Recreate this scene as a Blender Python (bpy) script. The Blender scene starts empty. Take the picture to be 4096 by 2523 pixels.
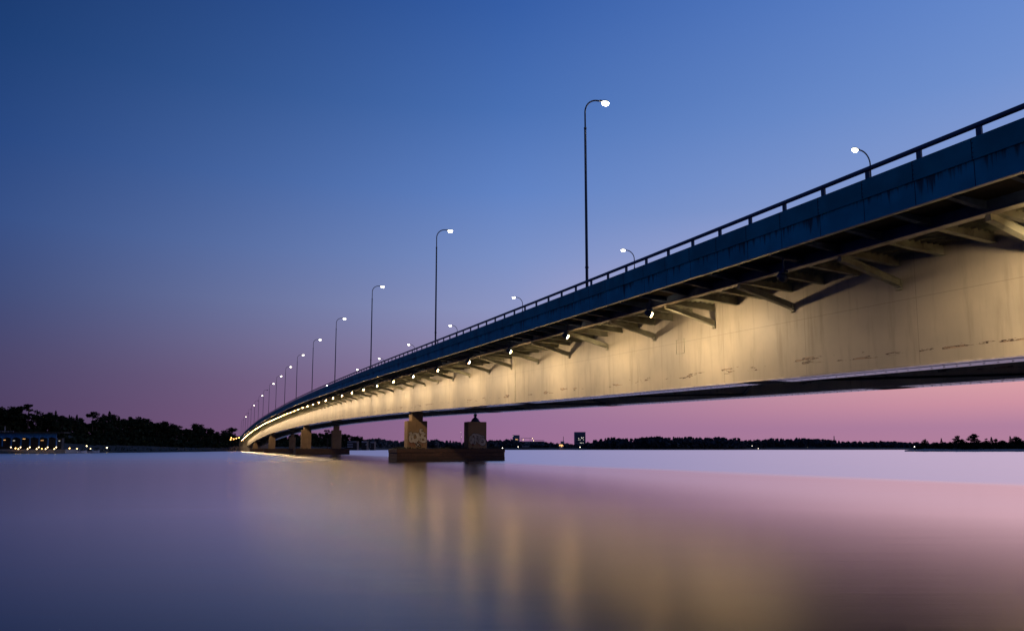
import bpy, bmesh, math, random
from mathutils import Vector, Matrix
R = math.radians
rnd = random.Random(7)
scene = bpy.context.scene
col = scene.collection

# ------------------------------------------------------------------ camera geometry
F, CX, HOR = 2900.0, 2048.0, 1794.5          # focal length, centre and horizon row, in pixels of the 4096 px frame
PITCH = R(6.3)
PHI = math.atan((CX - 834.0) * math.cos(PITCH) / F)   # bridge direction lies this far to the side of the view axis
CAMH = 1.67                                   # eye height above the water
CYP = HOR - F * math.tan(PITCH)

def at(x, y, Z):
    """Point on the line of sight of pixel x, y at Z metres in front of the shore."""
    X = (x - CX) / F; Y = (CYP - y) / F
    fw = math.cos(PITCH) - Y * math.sin(PITCH); up = math.sin(PITCH) + Y * math.cos(PITCH)
    k = Z / fw; r = X * k; fw *= k; up *= k
    return Vector((r * math.cos(PHI) + fw * math.sin(PHI), -r * math.sin(PHI) + fw * math.cos(PHI), CAMH + up))

VIEW_RIGHT = Vector((math.cos(PHI), -math.sin(PHI), 0))
VIEW_FWD = Vector((math.sin(PHI), math.cos(PHI), 0))

# rail-top height of the bridge along its length s (world y)
_K = [(-80, 8.3), (-20, 9.25), (12.9, 9.68), (33.9, 10.14), (47.8, 10.42), (74.5, 11.1), (119.5, 12.2), (190, 13.32), (236, 13.6), (300, 13.72),
      (361, 13.42), (446, 12.08), (500, 10.75), (556, 9.1), (600, 7.85), (720, 4.6)]
def _tang(i):
    if i == 0: a, b = _K[0], _K[1]
    elif i == len(_K) - 1: a, b = _K[-2], _K[-1]
    else: a, b = _K[i - 1], _K[i + 1]
    return (b[1] - a[1]) / (b[0] - a[0])
def _raw(s):
    for i in range(len(_K) - 1):
        if s <= _K[i + 1][0] or i == len(_K) - 2:
            (a, za), (b, zb) = _K[i], _K[i + 1]
            h = b - a; t = (s - a) / h; m0, m1 = _tang(i) * h, _tang(i + 1) * h
            return (2*t**3 - 3*t*t + 1)*za + (t**3 - 2*t*t + t)*m0 + (-2*t**3 + 3*t*t)*zb + (t**3 - t*t)*m1
def zr(s):
    w = [(-24, 1), (-16, 2), (-8, 3), (0, 4), (8, 3), (16, 2), (24, 1)]
    return CAMH + sum(_raw(s + d) * k for d, k in w) / sum(k for _, k in w)

S0, S1 = -60.0, 572.0                          # bridge from behind the viewer to the far abutment
# ------------------------------------------------------------------ helpers
def tag(o, label=None, cat=None, group=None, kind=None):
    if label: o['label'] = label
    if cat: o['category'] = cat
    if group: o['group'] = group
    if kind: o['kind'] = kind
    return o
def empty(name, loc, label, cat, group=None, rz=0.0):
    o = bpy.data.objects.new(name, None); col.objects.link(o)
    o.location = loc; o.rotation_euler.z = rz; o.empty_display_size = 0.3
    return tag(o, label, cat, group)
_ORD = ['first', 'second', 'third', 'fourth', 'fifth', 'sixth', 'seventh', 'eighth', 'ninth', 'tenth', 'eleventh', 'twelfth', 'thirteenth', 'fourteenth',
        'fifteenth', 'sixteenth', 'seventeenth', 'eighteenth', 'nineteenth']
_TENS = {2: ('twenty', 'twentieth'), 3: ('thirty', 'thirtieth'), 4: ('forty', 'fortieth'), 5: ('fifty', 'fiftieth')}
def ordinal(k):                                # 1 -> first
    if k <= 19: return _ORD[k - 1]
    t, u = divmod(k, 10)
    return _TENS[t][1] if u == 0 else _TENS[t][0] + '-' + _ORD[u - 1]

class MB:
    def __init__(s): s.v = []; s.f = []; s.uv = []; s.smooth = []
    def face(s, pts, uv=None, smooth=False):
        i = len(s.v); s.v += [tuple(p) for p in pts]; s.f.append(tuple(range(i, i + len(pts)))); s.uv.append(uv); s.smooth.append(smooth)
    def box(s, x0, x1, y0, y1, z0, z1):
        s.hexa([(x0,y0,z0),(x1,y0,z0),(x1,y1,z0),(x0,y1,z0),(x0,y0,z1),(x1,y0,z1),(x1,y1,z1),(x0,y1,z1)])
    def hexa(s, p):
        i = len(s.v); s.v += [tuple(q) for q in p]
        for q in ((3,2,1,0),(4,5,6,7),(0,1,5,4),(1,2,6,5),(2,3,7,6),(3,0,4,7)):
            s.f.append(tuple(i + k for k in q)); s.uv.append(None); s.smooth.append(False)
    def beam(s, a, b, w, h, side=None):        # box between two points, w across, h upright
        a, b = Vector(a), Vector(b); d = (b - a).normalized()
        x = (side or d.cross(Vector((0,0,1)))).normalized()
        u = x.cross(d).normalized(); x = x * (w / 2); u = u * (h / 2)
        s.hexa([a-x-u, a+x-u, b+x-u, b-x-u, a-x+u, a+x+u, b+x+u, b-x+u])
    def tube(s, pts, rad, n=10, caps=True):
        pts = [Vector(p) for p in pts]; rings = []
        if not hasattr(rad, '__len__'): rad = [rad] * len(pts)
        ref = Vector((0, 1, 0.01)) if abs((pts[-1] - pts[0]).normalized().y) < 0.9 else Vector((1, 0, 0.01))
        for k, p in enumerate(pts):
            d = (pts[min(k+1, len(pts)-1)] - pts[max(k-1, 0)]).normalized()
            x = d.cross(ref).normalized(); y = d.cross(x).normalized()
            i = len(s.v); s.v += [tuple(p + (x * math.cos(t) + y * math.sin(t)) * rad[k]) for t in (2 * math.pi * j / n for j in range(n))]
            rings.append(i)
        for a, b in zip(rings, rings[1:]):
            for j in range(n):
                s.f.append((a + j, a + (j+1) % n, b + (j+1) % n, b + j)); s.uv.append(None); s.smooth.append(True)
        if caps:
            for a, rev in ((rings[0], True), (rings[-1], False)):
                q = [a + j for j in range(n)]; s.f.append(tuple(q[::-1] if rev else q)); s.uv.append(None); s.smooth.append(False)
    def lathe(s, prof, n=14, c=(0,0,0), M=None):   # prof: (radius, height)
        M = M or Matrix(); c = Vector(c); rings = []
        for r, h in prof:
            i = len(s.v); s.v += [tuple(c + M @ Vector((r * math.cos(t), r * math.sin(t), h))) for t in (2*math.pi*j/n for j in range(n))]; rings.append(i)
        for a, b in zip(rings, rings[1:]):
            for j in range(n):
                s.f.append((a + j, a + (j+1) % n, b + (j+1) % n, b + j)); s.uv.append(None); s.smooth.append(True)
        for a in (rings[0], rings[-1]):
            s.f.append(tuple(a + j for j in range(n))); s.uv.append(None); s.smooth.append(False)
    def sphere(s, c, r, n=8, sq=1.0):
        m = max(4, n // 2 + 1)
        s.lathe([(max(r * math.sin(math.pi * k / m), r * 0.02), -r * sq * math.cos(math.pi * k / m)) for k in range(m + 1)], n, c)
    def sweep(s, prof, ss, smooth=False):      # prof: closed list of (n, dz below the rail top)
        m = len(prof); L = [0.0]
        for a, b in zip(prof, prof[1:] + prof[:1]): L.append(L[-1] + math.dist(a, b))
        base = []
        for q in ss:
            z = zr(q); i = len(s.v); s.v += [(n, q, z + d) for n, d in prof]; base.append(i)
        for k in range(len(ss) - 1):
            a, b = base[k], base[k+1]
            for j in range(m):
                s.f.append((a + j, a + (j+1) % m, b + (j+1) % m, b + j)); s.smooth.append(smooth)
                s.uv.append([(ss[k], L[j]), (ss[k], L[j+1]), (ss[k+1], L[j+1]), (ss[k+1], L[j])])
        for a in (base[0], base[-1]): s.f.append(tuple(a + j for j in range(m))); s.uv.append(None); s.smooth.append(False)
    def build(s, name, mat, parent=None, origin=None, bevel=0.0, recalc=True, inverse=True):
        me = bpy.data.meshes.new(name)
        o0 = Vector(origin) if origin is not None else Vector((0,0,0))
        me.from_pydata([tuple(Vector(p) - o0) for p in s.v], [], s.f)
        if any(u is not None for u in s.uv):
            ul = me.uv_layers.new(name='UVMap')
            for p in me.polygons:
                u = s.uv[p.index]
                for k, li in enumerate(p.loop_indices): ul.data[li].uv = u[k] if u else (0.31, 0.31)
        me.polygons.foreach_set('use_smooth', s.smooth)
        if recalc:
            bm = bmesh.new(); bm.from_mesh(me); bmesh.ops.recalc_face_normals(bm, faces=bm.faces); bm.to_mesh(me); bm.free()
        me.materials.append(mat); me.update()
        o = bpy.data.objects.new(name, me); col.objects.link(o); o.location = o0
        if parent is not None:
            o.parent = parent
            if inverse: o.matrix_parent_inverse = wm(parent).inverted()
        if bevel:
            b = o.modifiers.new('bevel', 'BEVEL'); b.width = bevel; b.segments = 1; b.limit_method = 'ANGLE'
        return o
def wm(o):                                     # world matrix without a depsgraph update
    m = Matrix.LocRotScale(o.location, o.rotation_euler, o.scale)
    return wm(o.parent) @ o.matrix_parent_inverse @ m if o.parent else m
def copy_tree(o, parent=None):
    c = o.copy(); col.objects.link(c)
    if parent is not None: c.parent = parent
    for ch in list(o.children):
        if ch.type != 'LIGHT': copy_tree(ch, c)
    return c

# ------------------------------------------------------------------ materials
class NT:
    def __init__(s, name):
        s.m = bpy.data.materials.new(name); s.m.use_nodes = True; s.t = s.m.node_tree; s.n = s.t.nodes; s.l = s.t.links
        s.b = s.n['Principled BSDF']
    def node(s, typ, ins=None, **kw):
        n = s.n.new(typ)
        for k, v in kw.items(): setattr(n, k, v)
        for k, v in (ins or {}).items():
            if isinstance(v, bpy.types.NodeSocket): s.l.new(v, n.inputs[k])
            else: n.inputs[k].default_value = v
        return n
    def math(s, op, a, b=0.0, c=None, clamp=False):
        ins = {0: a, 1: b}
        if c is not None: ins[2] = c
        return s.node('ShaderNodeMath', ins, operation=op, use_clamp=clamp).outputs[0]
    def mix(s, fac, a, b, blend='MIX'):
        n = s.n.new('ShaderNodeMix'); n.data_type = 'RGBA'; n.blend_type = blend
        for sock, v in ((n.inputs[0], fac), (n.inputs[6], a), (n.inputs[7], b)):
            if isinstance(v, bpy.types.NodeSocket): s.l.new(v, sock)
            else: sock.default_value = v if not isinstance(v, tuple) or len(v) == 4 else (*v, 1)
        return n.outputs[2]
    def noise(s, vec, scale=1.0, detail=3.0, rough=0.5):
        return s.node('ShaderNodeTexNoise', {'Vector': vec, 'Scale': scale, 'Detail': detail, 'Roughness': rough}).outputs['Fac']
    def ramp(s, x, a, b):                      # smooth step
        return s.node('ShaderNodeMapRange', {0: x, 1: a, 2: b}, interpolation_type='SMOOTHSTEP').outputs[0]
    def vmul(s, vec, k): return s.node('ShaderNodeVectorMath', {0: vec, 1: k}, operation='MULTIPLY').outputs[0]
    def set(s, **kw):
        for k, v in kw.items():
            k = k.replace('_', ' ')
            if isinstance(v, bpy.types.NodeSocket): s.l.new(v, s.b.inputs[k])
            else: s.b.inputs[k].default_value = (*v, 1) if isinstance(v, tuple) and len(v) == 3 else v
        return s.m

def plain(name, c, rough=0.6, metal=0.0, var=0.25, scale=1.5, spec=0.5):
    t = NT(name); g = t.node('ShaderNodeNewGeometry').outputs['Position']
    n = t.noise(g, scale, 4); d = tuple(x * (1 - var) for x in c); l = tuple(min(1, x * (1 + var)) for x in c)
    return t.set(Base_Color=t.mix(t.ramp(n, 0.3, 0.7), d, l), Roughness=rough, Metallic=metal, Specular_IOR_Level=spec)
def glow(name, c, strength):
    t = NT(name)
    return t.set(Base_Color=(0.8, 0.8, 0.8), Emission_Color=c, Emission_Strength=strength)

def m_girder():
    t = NT('cream_steel_paint'); uv = t.node('ShaderNodeTexCoord').outputs['UV']; sp = t.node('ShaderNodeSeparateXYZ', {0: uv})
    s, v = sp.outputs[0], sp.outputs[1]       # s along the bridge, v = height over the bottom edge
    n1 = t.noise(uv, 0.35, 4); n2 = t.noise(t.vmul(uv, (2.2, 0.22, 1)), 1.0, 5, 0.6)
    base = t.mix(t.ramp(n1, 0.3, 0.7), (0.40, 0.37, 0.30), (0.51, 0.465, 0.365))
    base = t.mix(t.math('MULTIPLY', t.ramp(n2, 0.47, 0.74), 0.5), base, (0.25, 0.22, 0.17))
    ln = t.math('ABSOLUTE', t.math('SUBTRACT', t.math('FRACT', t.math('DIVIDE', t.math('SUBTRACT', s, 26.4), 6.0)), 0.5))
    seam = t.math('GREATER_THAN', ln, 0.4975)
    hs = t.math('LESS_THAN', t.math('ABSOLUTE', t.math('SUBTRACT', v, 2.72)), 0.012)
    base = t.mix(t.math('MULTIPLY', t.math('MAXIMUM', seam, hs), 0.4), base, (0.12, 0.10, 0.08))
    # paint flaking off in a broken line low on the web
    band = t.math('LESS_THAN', t.math('ABSOLUTE', t.math('SUBTRACT', t.math('ADD', v, t.math('MULTIPLY', t.noise(uv, 0.25, 2), 0.3)), 0.80)), 0.15)
    fl = t.noise(t.vmul(uv, (0.55, 3.2, 1)), 1.0, 6, 0.62)
    m = t.math('MULTIPLY', t.math('GREATER_THAN', fl, 0.585), band)
    edge = t.math('MULTIPLY', t.math('LESS_THAN', t.math('ABSOLUTE', t.math('SUBTRACT', fl, 0.59)), 0.014), band)
    base = t.mix(t.math('MULTIPLY', m, 0.75), base, (0.36, 0.24, 0.15)); base = t.mix(edge, base, (0.05, 0.03, 0.02))
    bp = t.node('ShaderNodeBump', {'Strength': 0.25, 'Distance': 0.02, 'Height': t.math('ADD', n1, t.math('MULTIPLY', seam, -0.5))})
    return t.set(Base_Color=base, Roughness=t.math('ADD', t.math('MULTIPLY', n2, 0.2), 0.42), Normal=bp.outputs[0])

def m_edge(name, c, rust, per):
    t = NT(name); uv = t.node('ShaderNodeTexCoord').outputs['UV']; sp = t.node('ShaderNodeSeparateXYZ', {0: uv})
    s, v = sp.outputs[0], sp.outputs[1]       # v counts down from the top edge
    n1 = t.noise(uv, 0.8, 4); d = tuple(x * 0.7 for x in c)
    base = t.mix(t.ramp(n1, 0.3, 0.7), d, c)
    st = t.noise(t.vmul(uv, (4.5, 0.12, 1)), 1.0, 4, 0.65); big = t.noise(t.vmul(uv, (0.55, 0.0, 1)), 1.0, 2)
    lev = t.math('ADD', t.math('MULTIPLY', big, 0.35), t.math('MULTIPLY', st, 0.65))
    fade = t.math('SUBTRACT', 1.0, t.math('MULTIPLY', v, 0.75), clamp=True)
    k = t.ramp(t.math('MULTIPLY', lev, t.math('ADD', 0.55, t.math('MULTIPLY', fade, 0.45))), rust, rust + 0.075)
    base = t.mix(t.math('MULTIPLY', k, 0.7), base, (0.06, 0.028, 0.018))
    ln = t.math('ABSOLUTE', t.math('SUBTRACT', t.math('FRACT', t.math('DIVIDE', t.math('SUBTRACT', s, 39.85 + 0.22), per)), 0.5))
    seam = t.math('GREATER_THAN', ln, 0.5 - 0.012 / per * 1.2)
    base = t.mix(t.math('MULTIPLY', seam, 0.85), base, (0.006, 0.008, 0.012))
    bp = t.node('ShaderNodeBump', {'Strength': 0.2, 'Distance': 0.01, 'Height': t.noise(uv, 1.6, 2)})
    return t.set(Base_Color=base, Roughness=t.math('ADD', 0.6, t.math('MULTIPLY', k, 0.25)), Specular_IOR_Level=0.06, Normal=bp.outputs[0])

def m_masonry():
    t = NT('granite_blocks'); g = t.node('ShaderNodeNewGeometry').outputs['Position']; sp = t.node('ShaderNodeSeparateXYZ', {0: g})
    u = t.math('ADD', sp.outputs[0], sp.outputs[1]); vec = t.node('ShaderNodeCombineXYZ', {0: u, 1: sp.outputs[2], 2: 0.0}).outputs[0]
    br = t.node('ShaderNodeTexBrick', {'Vector': vec, 'Color1': (0.115, 0.058, 0.038, 1), 'Color2': (0.075, 0.038, 0.026, 1), 'Mortar': (0.05, 0.035, 0.03, 1), 'Scale': 1.0,
                'Mortar Size': 0.03, 'Brick Width': 1.5, 'Row Height': 0.56})
    n = t.noise(g, 3.0, 6, 0.65); base = t.mix(t.ramp(n, 0.35, 0.75), br.outputs[0], (0.05, 0.03, 0.022), )
    wet = t.ramp(t.math('ADD', sp.outputs[2], t.math('MULTIPLY', n, 0.3)), 0.75, 0.3)
    base = t.mix(t.math('MULTIPLY', wet, 0.7), base, (0.02, 0.016, 0.016))
    bp = t.node('ShaderNodeBump', {'Strength': 0.7, 'Distance': 0.06, 'Height': t.math('ADD', n, br.outputs['Fac'])})
    return t.set(Base_Color=base, Roughness=0.8, Normal=bp.outputs[0])

def m_concrete(name, a, b):
    t = NT(name); g = t.node('ShaderNodeNewGeometry').outputs['Position']
    n1 = t.noise(g, 0.7, 5, 0.6); n2 = t.noise(t.vmul(g, (3.0, 3.0, 0.25)), 1.0, 4, 0.6)
    base = t.mix(t.ramp(n1, 0.3, 0.7), a, b); base = t.mix(t.math('MULTIPLY', t.ramp(n2, 0.5, 0.75), 0.5), base, tuple(x * 0.45 for x in a))
    bp = t.node('ShaderNodeBump', {'Strength': 0.3, 'Distance': 0.03, 'Height': t.noise(g, 6.0, 5)})
    return t.set(Base_Color=base, Roughness=0.85, Normal=bp.outputs[0])

def m_water():
    t = NT('still_water'); g = t.node('ShaderNodeNewGeometry').outputs['Position']; sp = t.node('ShaderNodeSeparateXYZ', {0: g})
    # calm in the lee of the bridge, breeze-ruffled beyond it
    w = t.noise(t.vmul(g, (0.02, 0.02, 0)), 1.0, 2)
    nn = t.math('ADD', sp.outputs[0], t.math('MULTIPLY', t.math('SUBTRACT', w, 0.5), 3.0))
    nn = t.math('ADD', nn, t.math('MULTIPLY', sp.outputs[1], 0.05))
    w2 = t.noise(t.vmul(g, (0.35, 0.05, 0)), 1.0, 4, 0.65)
    nn = t.math('ADD', nn, t.math('MULTIPLY', t.math('SUBTRACT', w2, 0.5), 5.0))
    far = t.math('MAXIMUM', t.ramp(nn, 32.5, 39.5), t.ramp(sp.outputs[1], 40.0, 200.0))
    st = t.noise(t.vmul(t.node('ShaderNodeVectorRotate', {'Vector': g, 'Angle': PHI}, rotation_type='Z_AXIS').outputs[0], (0.05, 0.9, 0)), 1.0, 4, 0.6)
    rough = t.math('ADD', t.math('MULTIPLY', far, W_FAR - W_NEAR), t.math('ADD', W_NEAR, t.math('MULTIPLY', t.math('SUBTRACT', st, 0.5), 0.03)))
    fine = t.noise(t.vmul(t.node('ShaderNodeVectorRotate', {'Vector': g, 'Angle': PHI}, rotation_type='Z_AXIS').outputs[0], (0.7, 5.0, 0)), 1.0, 3, 0.6)
    bp = t.node('ShaderNodeBump', {'Strength': 0.09, 'Distance': 0.05, 'Height': t.math('ADD', st, t.math('MULTIPLY', fine, 0.22))})
    # long-exposure water: reflectance rises steadily towards grazing view
    lw = t.node('ShaderNodeLayerWeight', {'Blend': 0.5})
    fac = t.math('ADD', 0.02, t.math('MULTIPLY', 1.78, t.math('POWER', lw.outputs['Facing'], W_POW)), clamp=True)
    gl = t.node('ShaderNodeBsdfGlossy', {'Color': (1, 1, 1, 1), 'Roughness': rough, 'Normal': bp.outputs[0]}, distribution='BECKMANN')
    df = t.node('ShaderNodeBsdfDiffuse', {'Color': (0.010, 0.016, 0.032, 1)})
    mx = t.node('ShaderNodeMixShader', {0: fac, 1: df.outputs[0], 2: gl.outputs[0]})
    t.l.new(mx.outputs[0], t.n['Material Output'].inputs[0]); t.n.remove(t.b)
    return t.m
W_NEAR, W_FAR, W_POW = 0.235, 0.34, 7.6

def m_leaf(name, a, b):
    t = NT(name); g = t.node('ShaderNodeNewGeometry').outputs['Position']
    return t.set(Base_Color=t.mix(t.noise(g, 0.5, 3), a, b), Roughness=0.9, Specular_IOR_Level=0.03)

M = {}
M['girder'] = m_girder()
M['steel'] = plain('grey_green_steel', (0.33, 0.335, 0.25), 0.55)
M['dark_steel'] = plain('dark_blue_steel', (0.03, 0.055, 0.14), 0.7, spec=0.2)
M['under'] = plain('dark_underside_paint', (0.018, 0.018, 0.022), 0.8, spec=0.1)
M['flange'] = plain('pale_flange_paint', (0.55, 0.51, 0.46), 0.16)
M['rivet'] = plain('dark_bolt_heads', (0.04, 0.04, 0.05), 0.6)
M['edge'] = m_edge('blue_edge_beam_paint', (0.04, 0.48, 0.60), 0.455, 2.0)
M['panel'] = m_edge('blue_parapet_paint', (0.04, 0.38, 0.43), 0.62, 2.0)
M['rail'] = plain('blue_rail_paint', (0.014, 0.075, 0.15), 0.45)
M['asphalt'] = plain('asphalt', (0.05, 0.05, 0.052), 0.9)
M['pole'] = plain('galvanised_pole', (0.05, 0.06, 0.085), 0.5, 0.3)
M['masonry'] = m_masonry()
M['concrete'] = m_concrete('pier_concrete', (0.27, 0.18, 0.095), (0.35, 0.235, 0.125))
M['concrete_b'] = m_concrete('pale_concrete', (0.36, 0.33, 0.28), (0.44, 0.40, 0.34))
M['paint_dark'] = plain('dark_spray_paint', (0.03, 0.018, 0.016), 0.7)
M['paint_grey'] = plain('silver_spray_paint', (0.50, 0.46, 0.38), 0.55, 0.0, 0.15, 4)
M['paint_red'] = plain('red_spray_paint', (0.22, 0.03, 0.02), 0.7)
M['lens_street'] = glow('street_lamp_lens', (1.0, 0.90, 0.70, 1), 18.0)
M['lens_off'] = plain('dark_lamp_glass', (0.10, 0.10, 0.11), 0.2)
M['lens_flood'] = glow('floodlight_lens', (1.0, 0.60, 0.24, 1), 110.0)
M['housing'] = plain('floodlight_housing', (0.02, 0.05, 0.12), 0.5)
M['globe_warm'] = glow('warm_lamp_globe', (1.0, 0.72, 0.34, 1), 8.0)
M['globe_orange'] = glow('sodium_lamp_globe', (1.0, 0.45, 0.10, 1), 14.0)
M['globe_white'] = glow('white_lamp_globe', (1.0, 0.88, 0.70, 1), 11.0)
M['win_white'] = glow('lit_office_window', (1.0, 0.92, 0.75, 1), 1.0)
M['win_amber'] = glow('lit_amber_window', (1.0, 0.5, 0.15, 1), 1.6)
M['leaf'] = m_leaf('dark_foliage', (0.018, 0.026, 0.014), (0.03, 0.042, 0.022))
M['leaf_hazed'] = m_leaf('hazed_far_foliage', (0.07, 0.09, 0.10), (0.10, 0.115, 0.12))  # paler, bluer leaves: the haze of distance is put into the foliage colour
M['bark'] = plain('bark', (0.06, 0.045, 0.035), 0.9)
M['ground'] = plain('rough_ground', (0.026, 0.027, 0.02), 0.95, 0, 0.4, 0.2)
M['rock'] = plain('grey_shore_rock', (0.16, 0.155, 0.16), 0.85, 0, 0.45, 0.6)
M['render_wall'] = plain('pale_render', (0.45, 0.46, 0.5), 0.7)
M['tower_wall'] = plain('dark_tower_cladding', (0.13, 0.19, 0.30), 0.5)
M['glass_dark'] = plain('dark_window_glass', (0.02, 0.025, 0.03), 0.15)
M['hull'] = plain('white_boat_hull', (0.6, 0.6, 0.62), 0.35)
M['canopy'] = plain('pale_canopy_panel', (0.03, 0.15, 0.36), 0.6)
M['dark_wall'] = plain('dark_timber_wall', (0.06, 0.055, 0.05), 0.8)
M['red'] = plain('red_boat_paint', (0.35, 0.06, 0.05), 0.5)
M['water'] = m_water()

# ------------------------------------------------------------------ sky and camera
def lin(c):
    return tuple((x / 255 / 12.92) if x / 255 <= 0.04045 else ((x / 255 + 0.055) / 1.055) ** 2.4 for x in c) + (1.0,)
world = bpy.data.worlds.new('World'); scene.world = world; world.use_nodes = True
wt = world.node_tree; bg = wt.nodes['Background']
def wn(typ, ins=None, **kw):
    n = wt.nodes.new(typ)
    for k, v in kw.items(): setattr(n, k, v)
    for k, v in (ins or {}).items():
        if isinstance(v, bpy.types.NodeSocket): wt.links.new(v, n.inputs[k])
        else: n.inputs[k].default_value = v
    return n
gen = wn('ShaderNodeTexCoord').outputs['Generated']
sep = wn('ShaderNodeSeparateXYZ', {0: gen})
elev = wn('ShaderNodeMath', {0: wn('ShaderNodeMath', {0: sep.outputs[2], 1: 1.0}, operation='MINIMUM').outputs[0]}, operation='ARCSINE').outputs[0]
ef = wn('ShaderNodeMapRange', {0: elev, 1: 0.0, 2: R(60), 3: 0.0, 4: 1.0}).outputs[0]
side = wn('ShaderNodeVectorMath', {0: gen, 1: tuple(VIEW_RIGHT)}, operation='DOT_PRODUCT').outputs['Value']
af = wn('ShaderNodeMapRange', {0: side, 1: -0.58, 2: 0.58, 3: 0.0, 4: 1.0}).outputs[0]
def sky_ramp(stops):
    r = wn('ShaderNodeValToRGB', {0: ef}); cr = r.color_ramp; cr.interpolation = 'B_SPLINE' if False else 'EASE' if False else 'LINEAR'
    while len(cr.elements) > 1: cr.elements.remove(cr.elements[0])
    cr.elements[0].position = stops[0][0] / 60; cr.elements[0].color = lin(stops[0][1])
    for e, c in stops[1:]:
        k = cr.elements.new(e / 60); k.color = lin(c)
    return r.outputs[0]
sky_l = sky_ramp([(0, (84, 66, 99)), (3, (80, 66, 101)), (6, (76, 71, 108)), (10, (65, 77, 122)), (15, (53, 79, 134)), (20, (37, 69, 127)), (26, (23, 57, 111)), (33, (12, 42, 91)), (60, (6, 26, 66))])
sky_c = sky_ramp([(0, (156, 111, 148)), (2, (152, 111, 150)), (5, (147, 119, 155)), (8, (148, 138, 176)), (11, (142, 150, 194)), (15, (122, 144, 198)), (20, (97, 131, 196)), (26, (73, 112, 180)), (33, (54, 94, 166)), (60, (20, 50, 110))])
sky_r = sky_ramp([(0, (180, 128, 156)), (1.5, (176, 128, 158)), (3, (206, 146, 162)), (5, (225, 166, 169)), (8, (236, 194, 204)), (12, (214, 194, 218)), (15, (172, 174, 214)), (18, (138, 158, 208)), (24, (114, 146, 208)), (32, (94, 132, 204)), (60, (40, 80, 150))])
mA = wn('ShaderNodeMix', {0: wn('ShaderNodeMapRange', {0: af, 1: 0.0, 2: 0.5}).outputs[0], 6: sky_l, 7: sky_c}, data_type='RGBA').outputs[2]
mB = wn('ShaderNodeMix', {0: wn('ShaderNodeMapRange', {0: af, 1: 0.5, 2: 1.0}).outputs[0], 6: mA, 7: sky_r}, data_type='RGBA').outputs[2]
back = wn('ShaderNodeVectorMath', {0: gen, 1: tuple(VIEW_FWD)}, operation='DOT_PRODUCT').outputs['Value']
bk = wn('ShaderNodeMapRange', {0: back, 1: -.3, 2: -.9, 3: 1.0, 4: 0.12}, interpolation_type='SMOOTHSTEP').outputs[0]   # the sky opposite the afterglow is darker
mC = wn('ShaderNodeVectorMath', {0: mB, 3: bk}, operation='SCALE').outputs[0]
wt.links.new(mC, bg.inputs[0]); bg.inputs[1].default_value = 1.0

cam = bpy.data.cameras.new('camera'); co = bpy.data.objects.new('camera', cam); col.objects.link(co); scene.camera = co
co.location = (0, 0, CAMH); co.rotation_euler = (R(90) + PITCH, 0, -PHI)
cam.sensor_width = 36; cam.lens = F / 4096 * 36; cam.shift_y = (CYP - 2523 / 2) / 4096; cam.clip_start = 0.1; cam.clip_end = 30000
scene.view_settings.view_transform = 'Standard'; scene.view_settings.look = 'None'; scene.view_settings.exposure = 0; scene.view_settings.gamma = 1
scene.cycles.use_denoising = True; scene.cycles.max_bounces = 6; scene.cycles.sample_clamp_indirect = 6
scene.cycles.blur_glossy = 0.3

# ------------------------------------------------------------------ water
w = MB()
w.face([(-9000, -4000, 0), (9000, -4000, 0), (9000, 12000, 0), (-9000, 12000, 0)])
tag(w.build('water', M['water']), 'smooth pink and blue evening water of the bay', None, None, 'structure')

# ------------------------------------------------------------------ bridge
GN0, GN1 = 26.22, 28.0                         # near girder, outer edge and inner edge of its bottom flange
GF0, GF1 = 35.6, 37.4                          # far girder
SS = [S0 + 4 * k for k in range(int((S1 - S0) / 4) + 1)]
br = empty('road_bridge', (31.8, 250, 0), 'long blue and cream steel girder bridge climbing over the bay', 'bridge')
def sw(name, mat, profs, parent=br, ss=SS, bevel=0.0):
    m = MB()
    for p in profs: m.sweep(p, ss)
    return m.build(name, mat, parent, bevel=bevel)
def rect(n0, n1, d0, d1): return [(n0, d1), (n0, d0), (n1, d0), (n1, d1)]   # first edge is the outer face, from the top
sw('deck', M['under'], [rect(21.0, 45.8, -1.75, -1.16)])
sw('road_surface', M['asphalt'], [rect(24.5, 42.2, -1.156, -1.10)])
sw('edge_beam', M['edge'], [rect(20.93, 20.995, -1.90, -1.02)])
sw('edge_beam_lip', M['flange'], [rect(20.93, 21.12, -1.93, -1.903)])
pan = sw('parapet_panel', M['panel'], [rect(20.86, 20.90, -1.10, -0.42)])
# bolt heads at the panel joints
bo = MB(); q = 39.85 + 0.22 - 28
while q < 230:
    z = zr(q)
    for d in (-0.47, -0.6, -0.75, -0.9, -1.04): bo.box(20.845, 20.858, q - 0.05, q - 0.02, z + d, z + d + 0.022)
    q += 2.0
tag(bo.build('panel_bolt', M['dark_steel'], pan), None, None, None, 'stuff')
rail = sw('handrail', M['rail'], [[(20.84, -0.025), (20.84, -0.115), (20.87, -0.14), (20.97, -0.14), (21.0, -0.115), (21.0, -0.025), (20.97, 0.0), (20.87, 0.0)]])
posts = [39.85 + 2 * k for k in range(-15, 265)]
mass = MB(); nind = 0
for q in posts:
    z = zr(q)
    if 10 < q and nind < 99:
        m = MB(); m.box(20.905, 20.975, q - 0.085, q + 0.085, z - 1.0, z - 0.141); m.build('rail_post', M['rail'], rail); nind += 1
    else: mass.box(20.905, 20.975, q - 0.085, q + 0.085, z - 1.0, z - 0.141)
tag(mass.build('distant_rail_post', M['rail'], rail), None, None, None, 'stuff')
sw('edge_beam', M['edge'], [rect(45.805, 45.87, -1.90, -1.02)])
sw('parapet_panel', M['panel'], [rect(45.9, 45.94, -1.10, -0.42)])
fr = sw('handrail', M['rail'], [rect(45.8, 45.96, -0.14, 0.0)])
fm = MB()
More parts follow.
